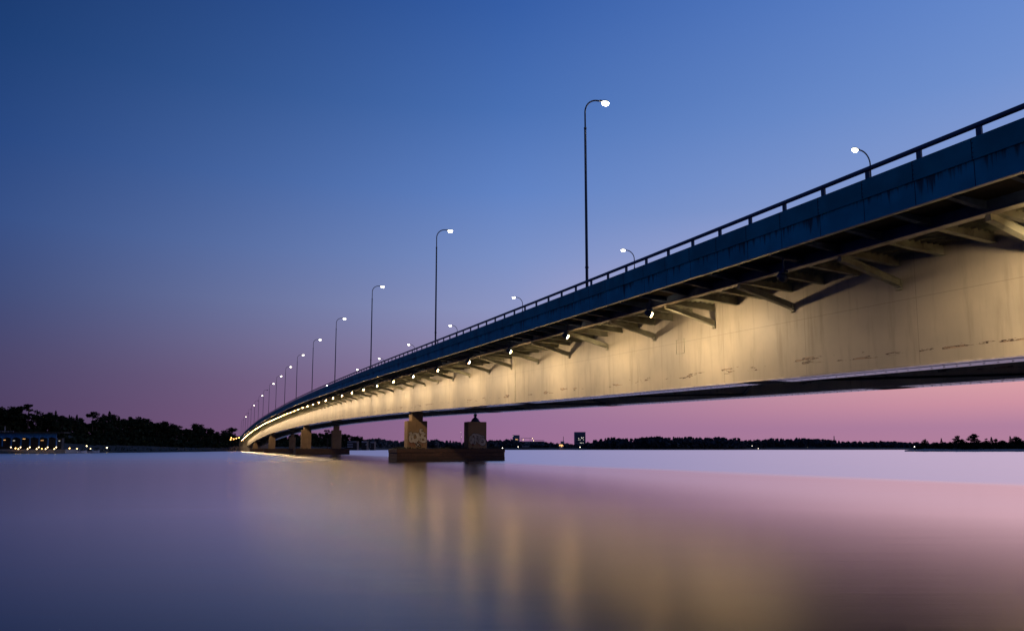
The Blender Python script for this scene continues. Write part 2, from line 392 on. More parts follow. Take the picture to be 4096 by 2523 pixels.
for q in posts: fm.box(45.83, 45.895, q - 0.085, q + 0.085, zr(q) - 1.0, zr(q) - 0.141)
tag(fm.build('distant_rail_post', M['rail'], fr), None, None, None, 'stuff')
st = sw('stringer', M['dark_steel'], [rect(22.98, 23.06, -2.19, -1.755)])
sw('stringer_flange', M['flange'], [rect(22.83, 23.21, -2.225, -2.193)], st)
# outer stiffeners on the stringer and short brackets out to the edge beam
mass = MB(); nb = 0; q = 39.15 - 36
while q < S1 - 3:
    z = zr(q); brk = MB() if q > 10 and nb < 99 else mass
    brk.hexa([(21.0, q-.02, z-1.86), (22.975, q-.02, z-2.05), (22.975, q+.02, z-2.05), (21.0, q+.02, z-1.86), (21.0, q-.02, z-1.752), (22.975, q-.02, z-1.752), (22.975, q+.02, z-1.752), (21.0, q+.02, z-1.752)])
    brk.hexa([(21.0, q-.09, z-1.885), (22.97, q-.09, z-2.075), (22.97, q+.09, z-2.075), (21.0, q+.09, z-1.885), (21.0, q-.09, z-1.862), (22.97, q-.09, z-2.052), (22.97, q+.09, z-2.052), (21.0, q+.09, z-1.862)])
    if brk is not mass: brk.build('edge_bracket', M['dark_steel'], br); nb += 1
    q += 2.0
tag(mass.build('distant_edge_bracket', M['dark_steel'], br), None, None, None, 'stuff')

def girder(n0, n1):
    c = (n0 + n1) / 2
    # the outer face comes first and runs upward so that its UV v is the height over the bottom edge
    w = MB(); w.sweep([(n0 + .02, -6.48), (n0 + .02, -1.755), (n0 + .08, -1.755), (n0 + .08, -6.48)], SS)
    w.sweep([(n1 - .08, -6.48), (n1 - .08, -1.755), (n1 - .02, -1.755), (n1 - .02, -6.48)], SS)
    return w.build('main_girder', M['girder'], br)
def bottom_flange(g, n0, n1, bolts):
    f = sw('bottom_flange', M['flange'], [rect(n0 - .012, n1 + .012, -6.55, -6.483)], g)
    m = MB()                                   # two rows of bolts and a seam rib under the flange
    m.sweep(rect(n0 + .50, n0 + .56, -6.562, -6.552), SS)
    m.build('flange_rib', M['rivet'], g)
    m = MB(); q = 12.0
    while q < bolts:
        z = zr(q) - 6.553
        for n in (n0 + .42, n0 + 1.2): m.box(n, n + .055, q, q + .055, z - .012, z)
        q += .55
    tag(m.build('flange_bolt', M['rivet'], g), None, None, None, 'stuff')
    for q0 in (30.3, 62.3, 94.0):
        m = MB(); z = zr(q0)
        m.sweep(rect(n0 + .08, n1 - .08, -6.560, -6.552), [q0 - 1.1, q0, q0 + 1.1])
        for a in range(18):
            for b in range(7):
                q = q0 - 1.0 + a * .115; n = n0 + .2 + b * .2
                m.box(n, n + .07, q, q + .06, zr(q) - 6.575, zr(q) - 6.561)
        m.build('flange_splice', M['rivet'], g)
g1 = girder(GN0, GN1); bottom_flange(g1, GN0, GN1, 110)
g2 = girder(GF0, GF1); bottom_flange(g2, GF0, GF1, 80)
for q0 in (62.3, 128.0, 200.0, 300.0):         # bolted web splices
    m = MB()
    ss = [q0 - .17, q0, q0 + .17]
    m.sweep(rect(GN0 + .010, GN0 + .018, -6.46, -2.3), ss)
    m.build('splice_plate', M['girder'], g1)
    m = MB(); k = 0                            # rows of bolts up the splice
    while k * .14 < 4.0:
        z = zr(q0) - 6.4 + k * .14; m.box(GN0 - .012, GN0 + .009, q0 - .15, q0 + .15, z, z + .05); k += 1
    tag(m.build('splice_bolt', M['steel'], g1), None, None, None, 'stuff')
m = MB(); hz = zr(36.4) - 6.55                  # access hatch: a raised rim round its cover
for a in (36.0, 36.8): m.box(GN0 - .004, GN0 + .018, a - .015, a + .015, hz + 2.12, hz + 2.98)
for a in (2.10, 2.98): m.box(GN0 - .004, GN0 + .018, 36.0 - .015, 36.8 + .015, hz + a, hz + a + .02)
m.build('access_hatch', M['steel'], g1)
# under the deck: ribs, cross beams, struts
rb = MB()
for k in range(9):
    n = 23.35 + k * .33; rb.sweep(rect(n, n + .03, -1.95, -1.752), SS[:90])
for k in range(22):
    n = 28.2 + k * .34; rb.sweep(rect(n, n + .03, -1.95, -1.752), SS[:60])
rb.build('deck_rib', M['steel'], br)
def cross_beam(m, q):
    z = zr(q)
    m.hexa([(23.215, q-.015, z-2.13), (26.235, q-.015, z-2.30), (26.235, q+.015, z-2.30), (23.215, q+.015, z-2.13), (23.215, q-.015, z-1.751), (26.235, q-.015, z-1.751), (26.235, q+.015, z-1.751), (23.215, q+.015, z-1.751)])
    m.hexa([(23.215, q-.11, z-2.155), (26.235, q-.11, z-2.325), (26.235, q+.11, z-2.325), (23.215, q+.11, z-2.155), (23.215, q-.11, z-2.132), (26.235, q-.11, z-2.302), (26.235, q+.11, z-2.302), (23.215, q+.11, z-2.132)])
    m.box(25.1, 25.5, q - .03, q + .03, z - 2.24, z - 1.8)
mass = MB(); nb = 0; q = 21.1 - 12
while q < S1 - 4:
    if q > 10 and nb < 99:
        m = MB(); cross_beam(m, q); m.build('cross_beam', M['steel'], br); nb += 1
    else: cross_beam(mass, q)
    q += 2.0
tag(mass.build('distant_cross_beam', M['steel'], br), None, None, None, 'stuff')
inn = MB(); q = 21.1 - 12
while q < S1 - 4:
    z = zr(q); inn.box(GN1 + .0, GF0 + .0, q - .02, q + .02, z - 2.5, z - 1.752); inn.box(GN1, GF0, q - .12, q + .12, z - 2.53, z - 2.503); q += 6.0
inn.build('inner_cross_beam', M['under'], br)
q = 21.1 - 12; k = 0
while q < S1 - 6:
    z = zr(q); m = MB()
    a, b = Vector((23.06, q, z - 2.36)), Vector((26.10, q, z - 3.08))
    d = (b - a).normalized(); up = Vector((0, 1, 0)).cross(d) * -1
    m.beam(a + up * .06, b + up * .06, .19, .24, Vector((0, 1, 0))); m.beam(a + up * .19, b + up * .19, .25, .02, Vector((0, 1, 0))); m.beam(a - up * .07, b - up * .07, .25, .02, Vector((0, 1, 0)))
    m.box(22.95, 23.2, q - .09, q + .09, z - 2.45, z - 2.228)
    m.box(26.05, 26.215, q - .14, q + .14, z - 3.22, z - 3.18); m.box(26.05, 26.215, q - .10, q + .10, z - 3.34, z - 3.31)
    m.box(26.18, 26.225, q - .12, q + .12, z - 3.34, z - 2.9)
    m.build('strut', M['steel'], br)
    q += 6.0
lb = MB(); q = 12.0; k = 0
while q < S1 - 14:
    a = (GN1 - .1, q, zr(q) - 6.38); b = (GF0 + .1, q + 10, zr(q + 10) - 6.38)
    if k % 2: a, b = (GF0 + .1, q, zr(q) - 6.38), (GN1 - .1, q + 10, zr(q + 10) - 6.38)
    lb.beam(a, b, .18, .1); q += 10; k += 1
lb.build('lateral_brace', M['under'], br)
cr = MB()
for n in (24.2, 42.2): cr.sweep(rect(n, n + .3, -1.155, -.98), SS)
cr.build('kerb', M['concrete_b'], br)

# abutment at the far shore
ab = empty('abutment', (31.8, S1, 0), 'pale concrete abutment carrying the far shore end of the bridge', 'abutment')
m = MB(); m.box(20.9, 46, S1 + .3, S1 + 4, -.5, zr(S1) - 1.9); m.build('end_wall', M['concrete_b'], ab)
m = MB(); m.box(20.6, 26.1, S1 - 1.5, S1 + .295, -.5, zr(S1) - 2.3); m.build('wing_pillar', M['concrete_b'], ab)
m = MB(); m.box(26.105, 45.5, S1 - 2, S1 + .295, -.5, 2.4); m.build('bearing_shelf', M['concrete_b'], ab)

# ------------------------------------------------------------------ piers
def stroke(m, pts, wid, y, cap=True):
    """Flat spray-painted line on the wall that faces -y, pts are (x, z)."""
    pts = [Vector((p[0], p[1])) for p in pts]
    fine = []
    for i in range(len(pts) - 1):
        p0, p1, p2, p3 = pts[max(i-1, 0)], pts[i], pts[i+1], pts[min(i+2, len(pts)-1)]
        for k in range(6):
            t = k / 6; fine.append(0.5 * ((2*p1) + (p2-p0)*t + (2*p0-5*p1+4*p2-p3)*t*t + (-p0+3*p1-3*p2+p3)*t**3))
    fine.append(pts[-1]); L = []; Rr = []
    for k, p in enumerate(fine):
        d = (fine[min(k+1, len(fine)-1)] - fine[max(k-1, 0)]).normalized(); n = Vector((-d.y, d.x)) * wid / 2
        u = k / (len(fine) - 1); n *= 0.75 + 0.5 * math.sin(math.pi * u)
        L.append(p + n); Rr.append(p - n)
    for k in range(len(fine) - 1):
        a = [L[k], L[k+1], Rr[k+1], Rr[k]]
        m.face([(q.x, y, q.y) for q in a])
    for c, r in ((fine[0], wid * .37), (fine[-1], wid * .37)):
        m.face([(c.x + r * math.cos(t), y, c.y + r * math.sin(t)) for t in (2*math.pi*j/10 for j in range(10))])
TAGS = [
    [[(-1.2, 2.15), (-.95, 2.2), (-1.1, 1.5), (-.95, 1.0), (-.5, 1.15), (-.1, 1.35)],                 # curled upright
     [(-.75, 1.95), (-.35, 2.15), (0, 1.85), (.02, 1.3), (-.3, .95), (-.6, 1.25), (-.72, 1.7), (-.45, 2.0)],   # ring
     [(.1, 2.15), (.3, 1.5), (.45, 1.1), (.6, 1.6), (.85, 2.2), (.5, 2.3), (.45, 2.7), (.72, 2.72)],
     [(1.2, 2.1), (.85, 2.0), (.8, 1.65), (1.15, 1.45), (1.2, 1.05), (.85, .95), (.4, 1.15)],
     [(-.3, .9), (.1, .55), (.45, .25)], [(.35, .75), (.0, .45), (-.15, .2)]],
    [[(-1.2, 1.2), (-1.0, 1.75), (-.75, 1.2), (-.95, .8), (-1.15, 1.0)], [(-.9, 1.85), (-.5, 2.1), (-.25, 1.5), (-.45, .75), (-.6, 1.3), (-.8, 1.6)],
     [(-.4, 2.1), (.1, 2.0), (.6, 1.75), (1.05, 1.7), (.6, 1.5), (.1, 1.65)], [(-.1, 1.7), (.25, 1.2), (.35, .8), (.1, 1.1), (0, 1.5)],
     [(.5, 1.4), (.95, 1.4), (1.2, .95), (.95, .6), (.5, .75), (.45, 1.15), (.8, 1.1)]]]
def graffiti(parent, cx, y, z0, which):
    k = 0.98
    m = MB()
    for i, s in enumerate(TAGS[which]): stroke(m, [(cx + a * k, z0 + b * k) for a, b in s], .40 if i < 5 else .16, y - .004)
    m.build('graffiti_outline', M['paint_dark'], parent, recalc=False)
    m = MB()
    for i, s in enumerate(TAGS[which]): stroke(m, [(cx + a * k, z0 + b * k) for a, b in s], .29 if i < 4 + which else .06, y - .008 - .0008 * i)
    m.build('graffiti_fill', M['paint_grey'], parent, recalc=False)
    m = MB(); r2 = random.Random(which + 3)
    for i in range(9):
        x = cx - 1.15 + r2.random() * 2.3; z = z0 + .75 + r2.random() * .2
        stroke(m, [(x, z), (x + .03, z - .2), (x + .01, z - .3 - r2.random() * .35)], .07, y - .002)
    m.build('graffiti_drip', M['paint_red'], parent, recalc=False)

PIERS = [(99.7, True), (227.7, False), (357.0, False), (487.0, False)]
words = ['nearest bridge pier with graffiti on both columns standing on a wide stone base', 'second bridge pier from the viewer with a plain stone base and bare columns',
         'third bridge pier from the viewer, its columns partly overlapping in the shade', 'last small bridge pier before the far shore abutment']
for i, (s0, near) in enumerate(PIERS):
    p = empty('bridge_pier', (31.8, s0 + 2.6, 0), words[i], 'bridge pier', 'piers under the bridge')
    m = MB()
    pr = random.Random(i)
    if True:                                   # stone base with slightly uneven courses
        x0, x1, y0, y1 = 24.2, 40.35, s0, s0 + 5.3
        h = [0.0, .58, 1.14, 1.70]
        for k in range(3):
            e = (.0, .02, .035)[k] * -1 if k < 2 else .03
            m.box(x0 - e, x1 + e, y0 - e, y1 + e, h[k] if k else -1.0, h[k+1] - .004)
    base = m.build('stone_base', M['masonry'], p, bevel=.05)
    sz = MB()                                  # weeds and grit crusted along the top
    for k in range(260):
        x = x0 + pr.random() * (x1 - x0); y = y0 + .1 + pr.random() ** 1.5 * 5.0; r = .05 + .12 * pr.random()
        hgt = .05 + .16 * pr.random() * (1.0 + .6 * math.sin((x - 24) * .9))
        sz.hexa([(x-r,y-r,1.69),(x+r,y-r,1.69),(x+r,y+r,1.69),(x-r,y+r,1.69),(x-r*.3,y-r*.3,1.69+hgt),(x+r*.3,y-r*.3,1.69+hgt),(x+r*.3,y+r*.3,1.69+hgt),(x-r*.3,y+r*.3,1.69+hgt)])
    tag(sz.build('weeds', M['ground'], base), None, None, None, 'stuff')
    y0 = s0 + 1.3; zb = zr(y0 + 1) - 6.6        # underside of the girder
    top = zb - 1.22
    for side, cx in enumerate((27.42, 36.5)):
        m = MB(); m.box(cx - 1.45, cx + 1.45, y0, y0 + 1.9, 1.5, top); c = m.build('column', M['concrete'], p, bevel=.06)
        if near: graffiti(c, cx, y0, 1.75, side)
        m = MB()
        if near and side == 1:                 # rocker bearing: stepped pedestal, waist and ball
            yc = y0 + .95
            m.lathe([(.72, top), (.70, top + .12), (.56, top + .2), (.56, top + .34), (.16, top + .72), (.15, top + .80), (.25, top + .88), (.25, zb - .12), (.16, zb + .0)], 8, (cx, yc, 0), Matrix.Rotation(R(22.5), 3, 'Z'))
            m.build('rocker_bearing', M['dark_steel'], c)
        else:
            m.box(cx - .82, cx + .82, y0 + .12, y0 + 1.75, top + .004, zb + .02); m.build('bearing_block', M['concrete'], c, bevel=.03)

# ------------------------------------------------------------------ floodlights under the edge
FL0, FSTEP = 43.0, 10.0
LENS_N = Vector((.85, -.30, -.44)).normalized()
def make_flood(lit):
    o = empty('floodlight', (0, 0, 0), 'x', 'floodlight', 'floodlights lighting the girder')
    c = Vector((0, 0, -.62))                    # housing centre below the fixing point
    rot = Vector((0, 0, 1)).rotation_difference(LENS_N).to_matrix()
    m = MB(); m.beam((0, 0, .22), (0, 0, -.35), .07, .05, Vector((1, 0, 0))); m.box(-.02, 1.1, -.06, .06, .20, .26); m.box(-.12, .12, -.14, .14, -.40, -.30)
    m.build('bracket', M['dark_steel'], o)
    m = MB(); m.lathe([(.05, -.30), (.11, -.28), (.15, -.18), (.18, -.02), (.175, .05), (.15, .07)], 14, c, rot); m.build('housing', M['housing'], o)
    m = MB(); m.lathe([(.140, .072), (.125, .11), (.08, .14), (.02, .15)], 14, c, rot); m.build('lens', M['lens_flood'] if lit else M['lens_off'], o)
    return o
def make_spot(o, power):
    d = bpy.data.lights.new('flood_beam', 'SPOT'); d.energy = power; d.color = (1.0, .70, .40); d.spot_size = R(150); d.spot_blend = 1.0; d.shadow_soft_size = .16
    return d
P_FLOOD = 1150.0
spot_data = None
flood_on = make_flood(True); used = False
for k in range(-3, 53):
    s = FL0 + FSTEP * k
    if s > S1 - 3: break
    lit = k not in (-2, 37)
    if k == 37: continue                       # one is missing far along
    o = (flood_on if not used else copy_tree(flood_on)) if lit else make_flood(False)
    used = used or lit
    o.location = (21.85, s, zr(s) - 2.22)
    i = k + 4
    o['label'] = ('lit floodlight hung under the bridge edge, %s of its row from the near end' % ordinal(i)) if lit else 'unlit blue floodlight hung under the bridge edge nearest the viewer'
    if lit:
        if spot_data is None: spot_data = make_spot(o, P_FLOOD)
        l = bpy.data.objects.new('flood_beam', spot_data if k > -1 else make_spot(o, P_FLOOD * (1.3 if k == -1 else 2.0))); col.objects.link(l); l.parent = o
        l.location = Vector((0, 0, -.62)) + LENS_N * .26
        aim = Vector((.70, -.10, -.70)).normalized(); l.rotation_euler = aim.to_track_quat('-Z', 'Y').to_euler(); l.scale = (2.6, 1.0, 1.0)

# ------------------------------------------------------------------ street lamps
def make_lamp(lit, sgn):
    o = empty('street_lamp', (0, 0, 0), 'x', 'street lamp')
    m = MB(); m.tube([(0, 0, -.06), (0, 0, .5), (0, 0, 10.95)], [.095, .092, .072], 12); m.tube([(0, 0, 1.95), (0, 0, 2.03)], .115, 12); m.tube([(0, 0, 10.9), (0, 0, 11.0)], .085, 12)
    m.build('pole', M['pole'], o)
    pts = [(0, 0, 10.95), (0, 0, 12.0)]; r = .95
    for k in range(1, 10):
        t = math.pi / 2 * k / 9; pts.append((sgn * r * (1 - math.cos(t)), 0, 12.0 + r * math.sin(t)))
    pts.append((sgn * 1.2, 0, 12.97))
    m = MB(); m.tube(pts, [.05] * (len(pts) - 1) + [.045], 10); m.build('arm', M['pole'], o)
    m = MB(); cx = sgn * 1.48
    n = 14
    rings = [(.10, .12), (.22, .10), (.27, .03), (.26, 0.0)]
    def ell(a, z): return [(cx + a * math.cos(2*math.pi*j/n), a * .62 * math.sin(2*math.pi*j/n), 12.94 + z) for j in range(n)]
    for (a, z), (b, y) in zip(rings, rings[1:]):
        A, B = ell(a, z), ell(b, y)
        for j in range(n): m.face([A[j], A[(j+1) % n], B[(j+1) % n], B[j]], None, True)
    m.face(ell(*rings[0])); m.box(cx - sgn * .32 - .1, cx - sgn * .32 + .1, -.06, .06, 12.93, 13.02)
    hd = m.build('luminaire', M['pole'], o)
    m = MB(); rings = [(.255, -.002), (.25, -.09), (.18, -.18), (.06, -.21)]
    for (a, z), (b, y) in zip(rings, rings[1:]):
        A, B = ell(a, z), ell(b, y)
        for j in range(n): m.face([A[j], A[(j+1) % n], B[(j+1) % n], B[j]], None, True)
    m.face(ell(*rings[-1])); m.build('lens', M['lens_street'] if lit else M['lens_off'], hd)
    return o
OFF = {9, 11, 13, 14, 16, 17, 18, 19, 20}
protoA = {True: make_lamp(True, 1), False: make_lamp(False, 1)}; protoB = make_lamp(True, -1); seen = set()
for k in range(0, 18):
    s = 38.68 + 32.53 * k
    lit = k not in OFF
    if s > S1: break
    o = protoA[lit] if lit not in seen else copy_tree(protoA[lit]); seen.add(lit)
    o.location = (21.1, s, zr(s) - 1.10); o['group'] = 'street lamps along the near parapet'
    o['label'] = '%s street lamp on the near parapet, %s from the viewer' % ('lit tall' if lit else 'unlit tall', ordinal(k + 1))
for k in range(0, 9):
    s = 37.8 + 32.6 * k
    o = protoB if k == 0 else copy_tree(protoB)
    o.location = (44.65, s, zr(s) - 1.17); o['group'] = 'street lamps along the far side of the bridge'
    o['label'] = 'lit lamp peeping over the railing from the far side, %s from the viewer' % ordinal(k + 1)

# ------------------------------------------------------------------ land
def land(name, cols, mat, label):
    m = MB(); V = []
    for c in cols: V.append([at(x, HOR, Z)[:2] + (h,) for x, Z, h in c])
    for a, b in zip(V, V[1:]):
        for k in range(len(a) - 1): m.face([a[k], b[k], b[k+1], a[k+1]], None, True)
    return tag(m.build(name, mat), label, None, None, 'structure')
def column(x, Z, h, depth=160):
    return [(x, Z - 1, -.6), (x, Z + 3, .7), (x, Z + 12, 1.4), (x, Z + 30, 1.5 + .25 * h), (x, Z + 60, 1.5 + .7 * h), (x, Z + 95, 1.5 + h), (x, Z + depth + 200, 1.5 + h * .8)]
LEFT = [(-900, 230, 8), (-300, 250, 9), (0, 262, 9.5), (150, 268, 9.5), (260, 280, 9), (360, 300, 7), (480, 330, 6.5), (600, 355, 6), (700, 385, 4.0), (800, 430, 3.5), (880, 480, 4), (940, 520, 5.5), (985, 545, 6)]
def shoreZ(x):
    for a, b in zip(LEFT, LEFT[1:]):
        if a[0] <= x <= b[0]:
            t = (x - a[0]) / (b[0] - a[0]); return a[1] + (b[1] - a[1]) * t, a[2] + (b[2] - a[2]) * t
    return LEFT[-1][1:]
land('left_shore_ground', [column(*c) for c in LEFT], M['ground'], 'dark wooded ground of the near shore')
FAR = [(990, 555, 5), (1060, 590, 4), (1180, 660, 5), (1280, 760, 6), (1400, 880, 6), (1460, 930, 4), (1560, 1150, 4), (1700, 1300, 4), (2000, 1350, 4), (2400, 1350, 4), (2700, 1300, 5), (3000, 1350, 4), (3060, 1500, 6), (3400, 1500, 6), (3700, 1500, 4), (4200, 1500, 4), (5200, 1500, 4)]
land('far_shore_ground', [column(*c) for c in FAR], M['ground'], 'low dark ground of the far shore')
ISLET = [(3618, 470, .0), (3640, 466, .3), (3700, 462, 1.2), (3790, 460, .9), (3860, 458, .6), (3960, 458, .9), (4060, 458, 1.0), (4300, 456, 1.0)]
land('islet_ground', [[(x, Z, -.4), (x, Z + 2, .35 + h * .3), (x, Z + 8, .5 + h), (x, Z + 40, .8 + h), (x, Z + 70, -.5)] for x, Z, h in ISLET], M['rock'], 'low bare rock shore of the islet')

# ------------------------------------------------------------------ trees
def leaf_cloud(m, blobs, n, size, r):
    tot = sum(b[3] ** 2 for b in blobs)
    for bx, by, bz, br_, sq in blobs:
        for _ in range(int(n * br_ ** 2 / tot) + 1):
            while True:
                p = Vector((r.uniform(-1, 1), r.uniform(-1, 1), r.uniform(-1, 1)))
                if .25 < p.length < 1: break
            p *= .8 + .28 * r.random()
            c = Vector((bx, by, bz)) + Vector((p.x * br_, p.y * br_, p.z * br_ * sq))
            a = Vector((r.uniform(-1, 1), r.uniform(-1, 1), r.uniform(-.7, .7))).normalized(); b = a.cross(Vector((r.uniform(-1, 1), r.uniform(-1, 1), r.uniform(-1, 1)))).normalized()
            k = size * (.6 + .8 * r.random()); a *= k; b *= k * .7
            m.face([c - a, c - b * .8 + a * .2, c + a, c + b])
def deciduous(seed, airy=False):
    r = random.Random(seed); t = MB(); blobs = []
    t.tube([(0, 0, -1.5), (.1, 0, 3), (.05, .1, 6), (0, 0, 9.2)], [.28, .22, .15, .06], 7)
    nb = 7 if airy else 11
    for k in range(nb):
        a = r.uniform(0, 6.28); h = r.uniform(3.2 if not airy else 6, 10); rr = r.uniform(.3, 1) * (2.6 if h < 8.5 else 1.5)
        x, y = rr * math.cos(a), rr * math.sin(a); b = r.uniform(1.0, 1.9) * (.8 if airy else 1)
        blobs.append((x, y, h, b, r.uniform(.6, .85))); t.tube([(0, 0, h * .62), (x * .6, y * .6, h * .86), (x, y, h)], [.1, .06, .03], 5)
    blobs.append((0, 0, 10.5, 1.2, .8)); blobs.append((r.uniform(-.5, .5), 0, 6.5, 2.2, .9))
    l = MB(); leaf_cloud(l, blobs, 900 if not airy else 480, .40, r); return t, l
def pine(seed):
    r = random.Random(seed); t = MB(); blobs = []
    t.tube([(0, 0, -1.5), (.1, 0, 4), (-.1, .1, 8), (.2, 0, 11.2)], [.25, .2, .14, .06], 7)
    for k in range(8):
        a = r.uniform(0, 6.28); h = r.uniform(6.0, 11.3); rr = r.uniform(.8, 2.8) * (1.25 - (h - 6) / 9)
        x, y = rr * math.cos(a), rr * math.sin(a); blobs.append((x, y, h, r.uniform(.8, 1.4), .5)); t.tube([(0, 0, h * .93), (x * .5, y * .5, h * .95), (x, y, h)], [.09, .06, .03], 5)
    blobs.append((.2, 0, 11.2, 1.1, .5))
    l = MB(); leaf_cloud(l, blobs, 600, .36, r); return t, l
def spruce(seed):
    r = random.Random(seed); t = MB(); l = MB()
    t.tube([(0, 0, -1.5), (0, 0, 6), (0, 0, 11.9)], [.22, .14, .03], 7)
    h = 1.5
    while h < 11.9:
        rad = (12 - h) * .24 + .12
        for j in range(9):
            a = r.uniform(0, 6.28); q = rad * r.uniform(.5, 1.1); c = Vector((q * math.cos(a), q * math.sin(a), h - q * .3)); s = .22 + rad * .16
            d = Vector((math.cos(a), math.sin(a), -.45)).normalized() * s * 1.3; e = Vector((-math.sin(a), math.cos(a), r.uniform(-.3, .3))).normalized() * s * .8
            l.face([c - d, c - e, c + d, c + e]); l.face([c - d + Vector((0, 0, .2)), c - e * .7, c + d, c + e * .7 + Vector((0, 0, .25))])
        h += .34
    return t, l
PROTO = {}
for nm, fn, seeds in (('deciduous', deciduous, (1, 2, 3, 4)), ('airy', lambda s: deciduous(s, True), (11, 12)), ('pine', pine, (21, 22)), ('spruce', spruce, (31, 32))):
    PROTO[nm] = [fn(s) for s in seeds]
MESH = {}
def tree(kind, name, x, ytop, Z, label, group, ground=None, wide=1.0, rz=None, leaf='leaf'):
    i = rnd.randrange(len(PROTO[kind])); top = at(x, ytop, Z)
    if ground is None: ground = top.z - 12.5
    key = (kind, i, leaf)
    H = max(3.0, top.z - ground); k = H / 12.0
    o = empty(name, (top.x, top.y, ground), label, 'tree', group, rnd.uniform(0, 6.28) if rz is None else rz)
    o.scale = (k * wide, k * wide, k)
    if key not in MESH:
        t, l = PROTO[kind][i]
        a = t.build('trunk', M['bark'], o, inverse=False); b = l.build('crown', M[leaf], o, recalc=False, inverse=False)
        MESH[key] = (a.data, b.data)
    else:
        for nm, me in zip(('trunk', 'crown'), MESH[key]):
            c = bpy.data.objects.new(nm, me); col.objects.link(c); c.parent = o
    return o
# skyline trees of the left shore: (kind, x, top row, width factor)
SKY = [('deciduous', 8, 1621, 1.5), ('deciduous', 47, 1619, 1.5), ('deciduous', 66, 1620, 1.2), ('pine', 118, 1613, 1.5), ('airy', 146, 1634, .9), ('airy', 168, 1645, 1.0), ('deciduous', 200, 1643, 1.4), ('spruce', 224, 1640, .9),
       ('deciduous', 250, 1656, 1.3), ('spruce', 278, 1658, .8), ('airy', 290, 1660, .8), ('spruce', 308, 1657, 1.1), ('deciduous', 322, 1664, 1.0), ('pine', 374, 1643, 1.0), ('airy', 391, 1642, .9),
       ('deciduous', 418, 1651, 1.0), ('spruce', 439, 1643, 1.1), ('deciduous', 456, 1649, 1.1), ('spruce', 477, 1664, 1.0), ('deciduous', 497, 1667, 1.1), ('deciduous', 522, 1661, 1.3), ('deciduous', 555, 1660, 1.4),
       ('deciduous', 592, 1669, 1.4), ('deciduous', 628, 1684, 1.2), ('deciduous', 658, 1677, 1.5), ('deciduous', 694, 1690, 1.3), ('airy', 722, 1697, 1.3), ('deciduous', 780, 1688, 1.8), ('deciduous', 806, 1692, 1.5), ('deciduous', 838, 1708, 1.5),
       ('deciduous', 868, 1722, 1.5), ('airy', 893, 1717, 1.4), ('deciduous', 922, 1704, 1.6), ('deciduous', 748, 1710, 1.2)]
KW = {'deciduous': 'rounded dark broadleaf tree', 'airy': 'thin open-crowned broadleaf tree', 'pine': 'tall flat-topped pine', 'spruce': 'narrow pointed spruce'}
SKY.sort(key=lambda a: a[1])
for i, (kind, x, y, wd) in enumerate(SKY):
    Z, h = shoreZ(x); Z += 70
    g = at(x, HOR, Z); top = at(x, y, Z)
    nm = {'deciduous': 'broadleaf_tree', 'airy': 'broadleaf_tree', 'pine': 'pine_tree', 'spruce': 'spruce_tree'}[kind]
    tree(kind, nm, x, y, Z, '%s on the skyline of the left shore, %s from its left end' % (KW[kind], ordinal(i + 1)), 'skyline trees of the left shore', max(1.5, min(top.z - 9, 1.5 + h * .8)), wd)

def wood(name, sky, Zf, rows, leaf, size, per, label, base_z=1.0, step=9.0, low=0.55, seed=5, jit=5):
    """A far-off wood that reads as one mass: leaf clumps heaped up to the skyline."""
    r = random.Random(seed); m = MB()
    def ysky(x):
        for a, b in zip(sky, sky[1:]):
            if a[0] <= x <= b[0]: return a[1] + (b[1] - a[1]) * (x - a[0]) / (b[0] - a[0])
        return sky[-1][1]
    x = sky[0][0]
    while x < sky[-1][0]:
        for row in range(rows):
            xx = x + r.uniform(-.5, .5) * step; Z = Zf(xx) + row * 14
            frac = 1.0 if row == rows - 1 else low + (1 - low) * r.uniform(.1, .8) * (row + 1) / rows
            y = HOR - (HOR - ysky(xx)) * frac + r.uniform(0, jit) * (1 if r.random() < .8 else -.4)
            top = at(xx, y, Z); H = max(2.0, top.z - base_z); con = r.random() < .3
            wd = max(step * Z / F, 1.2) * r.uniform(1.1, 2.0)
            nl = max(5, int(per * (H / 14)))
            if con:
                for _ in range(nl):
                    u = r.random() ** .8; q = (1 - u) * wd * .75 + .2; a = r.uniform(0, 6.28)
                    c = Vector((top.x + q * math.cos(a), top.y + q * math.sin(a), base_z + H * u)); s = size * (.5 + .6 * (1 - u))
                    m.face([c + Vector((r.uniform(-1, 1), r.uniform(-1, 1), r.uniform(-1, 1))) * s for _ in range(4)])
            else:
                bl = [(top.x + r.uniform(-.5, .5) * wd, top.y + r.uniform(-.5, .5) * wd, top.z - rb_ * .8 - r.uniform(0, .45) * H * (k > 0), rb_, .8) for k, rb_ in enumerate([wd * .5, wd * .62, wd * .7, wd * .75])]
                bl.append((top.x, top.y, base_z + H * .3, wd * .8, 1.3))
                leaf_cloud(m, bl, nl, size, r)
        x += step
    return tag(m.build(name, M[leaf], None, recalc=False), label, 'wood', None, 'stuff')
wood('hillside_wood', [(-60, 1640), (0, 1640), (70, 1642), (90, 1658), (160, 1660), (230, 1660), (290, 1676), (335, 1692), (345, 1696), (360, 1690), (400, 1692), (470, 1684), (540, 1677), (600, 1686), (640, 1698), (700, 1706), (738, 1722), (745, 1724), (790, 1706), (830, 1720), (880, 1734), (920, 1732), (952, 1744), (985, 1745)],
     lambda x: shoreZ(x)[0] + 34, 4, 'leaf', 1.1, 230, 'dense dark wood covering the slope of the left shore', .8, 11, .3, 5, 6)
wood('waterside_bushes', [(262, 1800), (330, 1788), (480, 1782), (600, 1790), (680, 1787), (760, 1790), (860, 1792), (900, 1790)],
     lambda x: shoreZ(x)[0] + 4, 2, 'leaf', .4, 40, 'low dark bushes along the water of the left shore', .2, 9, .6, 6, 2)
